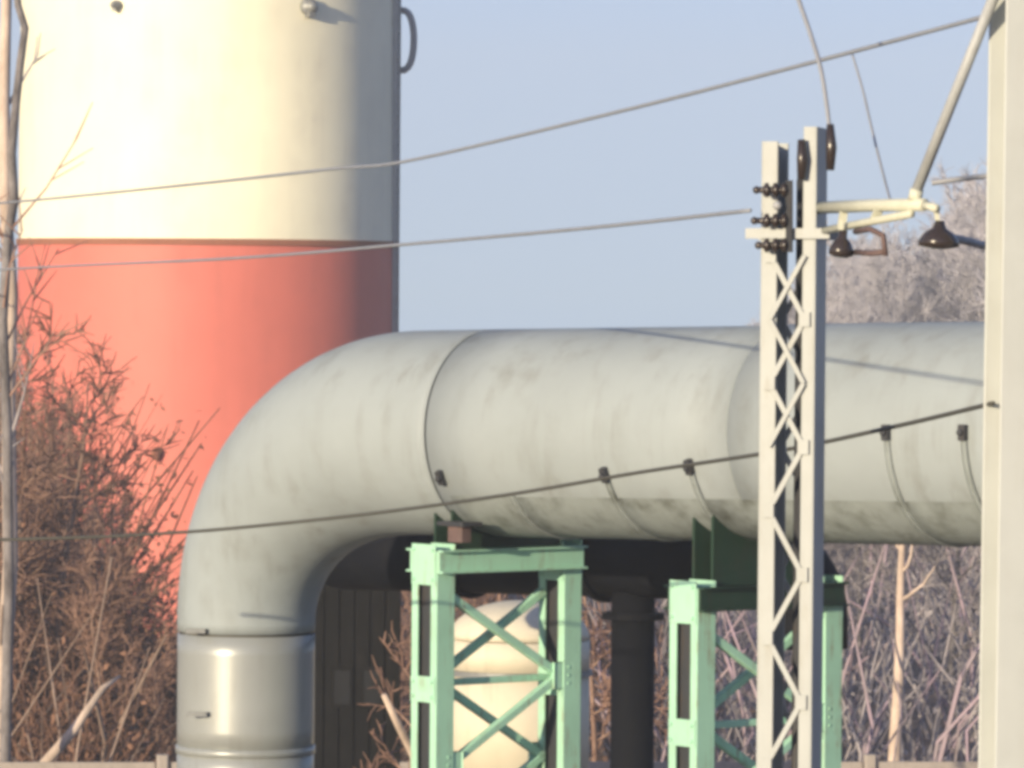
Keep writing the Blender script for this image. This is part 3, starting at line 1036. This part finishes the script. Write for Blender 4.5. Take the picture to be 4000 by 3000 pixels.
# thicket at the left, in front of the chimney: tall at the picture edge, lower towards the pipe leg
for k in range(30):
    f = (k + rng.random()) / 30
    px = -120 + 830 * f
    d = rng.uniform(70, 96)
    x, y = ground_at(px, d)
    ytop = 1180 + max(0, px - 60) * 2.15 + rng.uniform(-60, 300)
    h = W(px, ytop, d).z - ground_z(x, y)
    where = 'near the left picture edge' if px < 160 else ('in front of the red band' if px < 430 else 'right beside the pipe leg')
    plant_tree(('left', k % 4), x, y, max(0.25, h / 7.0), rng.uniform(0, 6.28), 'bare brown thicket tree ' + where, 'bare thicket trees ' + where)
def edge_tree(pts_px, d, rad, label, bark, twig, seed, nb):
    """A slender tree whose crooked stem is laid out by hand, with short side branches."""
    rg = random.Random(seed)
    pts = [W(px, py, d + rg.uniform(-.15, .15)) for px, py in pts_px]
    base = Vector((pts[0].x, pts[0].y, ground_z(pts[0].x, pts[0].y)))
    t = thing('bare_tree', base, label, 'tree')
    P = [base - Z * 0.2] + pts
    n = len(P)
    MB().tube(P, [rad * (1.25 - 0.6 * i / n) for i in range(n)], 9).build('trunk', bark, t)
    b = MB()
    for k in range(nb):
        i = rg.randrange(2, 6)
        p = lerp(P[i], P[i + 1], rg.random()) if i + 1 < n else P[i]
        dd = Vector((rg.gauss(0, 0.6), rg.gauss(0, 0.6), 1)).normalized()
        L = rg.uniform(0.5, 1.6)
        q = p + dd * L * 0.5
        e = q + (dd + Vector((rg.gauss(0, .3), rg.gauss(0, .3), .15))).normalized() * L * 0.5
        b.tube([p, q, e], [rad * 0.32, rad * 0.2, 0.008], 5, cap=False)
        for _ in range(4):
            w = lerp(q, e, rg.random())
            b.tube([w, w + (dd + Vector((rg.gauss(0, .6), rg.gauss(0, .6), 0))).normalized() * L * 0.35], [0.012, 0.006], 3, cap=False)
    b.build('crown', twig, t)


edge_tree([(20, 3000), (35, 2300), (28, 1700), (10, 1250), (30, 930), (55, 780), (45, 600), (62, 400), (80, 240), (98, 110), (70, 20), (50, -200), (70, -500)], 60, 0.055,
          'tall crooked dark stemmed tree against the chimney at the left edge', 'bark_grey', 'twig_brown', 5, 12)
edge_tree([(-10, 3000), (40, 2200), (30, 1500), (45, 1150), (20, 800), (15, 400), (25, 0), (10, -400)], 63, 0.085,
          'pale stemmed tree cut by the left edge of the picture', 'bark_pale', 'twig_grey', 8, 9)
# dark trees seen between the two pipe legs
for k in range(9):
    px = rng.uniform(1280, 1640) if k < 5 else rng.uniform(1640, 2600)
    d = rng.uniform(66, 90)
    x, y = ground_at(px, d)
    plant_tree(('left', k % 4), x, y, rng.uniform(0.6, 0.85), rng.uniform(0, 6.28), 'bare tree glimpsed between the pipe leg and the green trestles', 'bare trees behind the trestles')
x, y = ground_at(1500, 50)
plant_tree('lean', x, y, 0.95, 0.2, 'slim brown leaning tree just left of the first green trestle')
# wood under the pipe at the right
for k in range(46):
    px = 2450 + 1560 * ((k + rng.random()) / 46)
    d = rng.uniform(82, 150)
    x, y = ground_at(px, d)
    h = W(px, rng.uniform(1420, 1950), d).z - ground_z(x, y)
    where = 'behind the second trestle and mast' if px < 3260 else 'between the mast and the right post'
    plant_tree(('grey', k % 4), x, y, max(0.2, h / 10.0), rng.uniform(0, 6.28), 'bare grey tree under the pipe ' + where, 'bare trees under the pipe ' + where)
x, y = ground_at(3490, 74)
plant_tree('slim', x, y, 0.62, 1.0, 'sunlit pale trunk under the pipe between mast and post')
# wooded hill above the pipe at the right
for k in range(90):
    px = 2980 + 1170 * ((k + rng.random()) / 90) ** 0.8
    d = rng.uniform(205, 290)
    x, y = ground_at(px, d)
    f = smooth01((px - 2950) / 900.0)
    ytop = (1235 if px < 2950 else lerp(1190, 930, smooth01((px - 2950) / 500)) - 190 * smooth01((px - 3650) / 200)) + rng.uniform(-30, 160)
    h = W(px, ytop, d).z - ground_z(x, y)
    if h < 1.5:
        continue
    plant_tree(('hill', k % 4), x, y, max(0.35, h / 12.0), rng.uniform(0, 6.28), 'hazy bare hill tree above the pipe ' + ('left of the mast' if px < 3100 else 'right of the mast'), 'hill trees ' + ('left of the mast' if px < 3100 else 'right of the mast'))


# ------------------------------------------------------------------ undergrowth (nobody could count it)
def undergrowth(name, label, n, sampler, hgt, mat, rad, seed, leaf_mat=None, leaves=0):
    rg = random.Random(seed)
    b = MB()
    for _ in range(n):
        x, y = sampler(rg)
        p = Vector((x, y, ground_z(x, y) - 0.05))
        d = Vector((rg.gauss(0, 0.35), rg.gauss(0, 0.35), 1)).normalized()
        h = hgt * rg.uniform(0.35, 1.2)
        col = 2000 + F_PX * x / y
        if col < 900:                                  # the thicket thins out towards the pipe leg
            h *= max(0.3, min(1.0, (820 - col) / 480.0))
        q = p + d * h * 0.5
        e = q + (d + Vector((rg.gauss(0, 0.5), rg.gauss(0, 0.5), -0.05))).normalized() * h * 0.5
        r = rad * rg.uniform(0.5, 1.5)
        b.tube([p, q, e], [r, r * 0.8, r * 0.3], 3, cap=False)
        for _l in range(leaves):
            c = lerp(p, e, rg.uniform(0.2, 1.0)) + Vector((rg.gauss(0, .25), rg.gauss(0, .25), rg.gauss(0, .2)))
            a1 = Vector((rg.gauss(0, 1), rg.gauss(0, 1), rg.gauss(0, 1))).normalized()
            a2 = a1.cross(Vector((rg.gauss(0, 1), rg.gauss(0, 1), rg.gauss(0, 1)))).normalized()
            s = rg.uniform(0.03, 0.085)
            b.add([c - a1 * s, c + a2 * s * 0.5, c + a1 * s, c - a2 * s * 0.5], [(0, 1, 2, 3)])
    o = b.build(name, mat)
    o['kind'] = 'stuff'
    o['label'] = label
    o['category'] = 'undergrowth'


def samp(px0, px1, d0, d1):
    def f(rg):
        return ground_at(rg.uniform(px0, px1), rg.uniform(d0, d1))
    return f


undergrowth('undergrowth', 'tangled brown undergrowth at the foot of the thicket left', 1800, samp(-200, 760, 66, 98), 3.0, 'scrub_brown', 0.022, 1, leaves=14)
undergrowth('undergrowth', 'tall brown brush in front of the red band at left', 600, samp(-200, 300, 74, 98), 5.2, 'scrub_brown', 0.03, 12, leaves=16)
undergrowth('undergrowth', 'dark scrub behind the pipe leg and trestles', 900, samp(1150, 2650, 64, 98), 2.2, 'scrub_dark', 0.02, 2, leaves=6)
undergrowth('undergrowth', 'grey brown scrub in the wood under the pipe at right', 2200, samp(2400, 4100, 75, 190), 2.4, 'twig_grey', 0.028, 4, leaves=5)

undergrowth('undergrowth', 'lighter tan stems standing among the brown thicket at left', 110, samp(-200, 740, 62, 80), 4.2, 'bark_tan', 0.036, 6)
undergrowth('undergrowth', 'pale grey stems standing in the wood under the pipe', 150, samp(2450, 4000, 70, 110), 4.6, 'stem_grey', 0.040, 7)

# a pale dead stick leaning beside the first trestle, and a pale branch low at the left
o = MB().tube([Vector((*ground_at(1700, 46), 0.0)), W(1620, 2960, 45.5), W(1560, 2840, 45.2), W(1500, 2715, 45)], [0.05, 0.042, 0.036, 0.026], 8).build('dead_stick', 'bark_pale')
tag(o, 'pale dead stick leaning left of the first green trestle', 'stick')
o = MB().tube([Vector((*ground_at(20, 61.5), 0.0)), W(150, 3010, 61), W(290, 2850, 61), W(400, 2690, 61.2), W(470, 2640, 61.4)], [0.09, 0.075, 0.06, 0.04, 0.015], 8).build('dead_stick', 'bark_pale')
tag(o, 'pale dead branch slanting up from the bottom left corner', 'stick')


# ------------------------------------------------------------------ haze: thin even air round everything
def build_haze():
    m = bpy.data.materials.new('haze_air')
    m.use_nodes = True
    nt = m.node_tree
    nt.nodes.remove(nt.nodes['Principled BSDF'])
    pv = nt.nodes.new('ShaderNodeVolumePrincipled')
    pv.inputs['Color'].default_value = (0.84, 0.91, 1.0, 1)
    pv.inputs['Density'].default_value = HAZE
    nt.links.new(pv.outputs[0], nt.nodes['Material Output'].inputs['Volume'])
    M['haze'] = m
    b = MB()
    b.box(Vector((0, 300, 24)), Vector((1, 0, 0)), Vector((0, 1, 0)), Z, 1640, 1240, 54)
    o = b.build('haze', 'haze')
    o['kind'] = 'stuff'
    o['label'] = 'thin pale haze in the air'
    o['category'] = 'haze'


HAZE = 0.0011
build_haze()
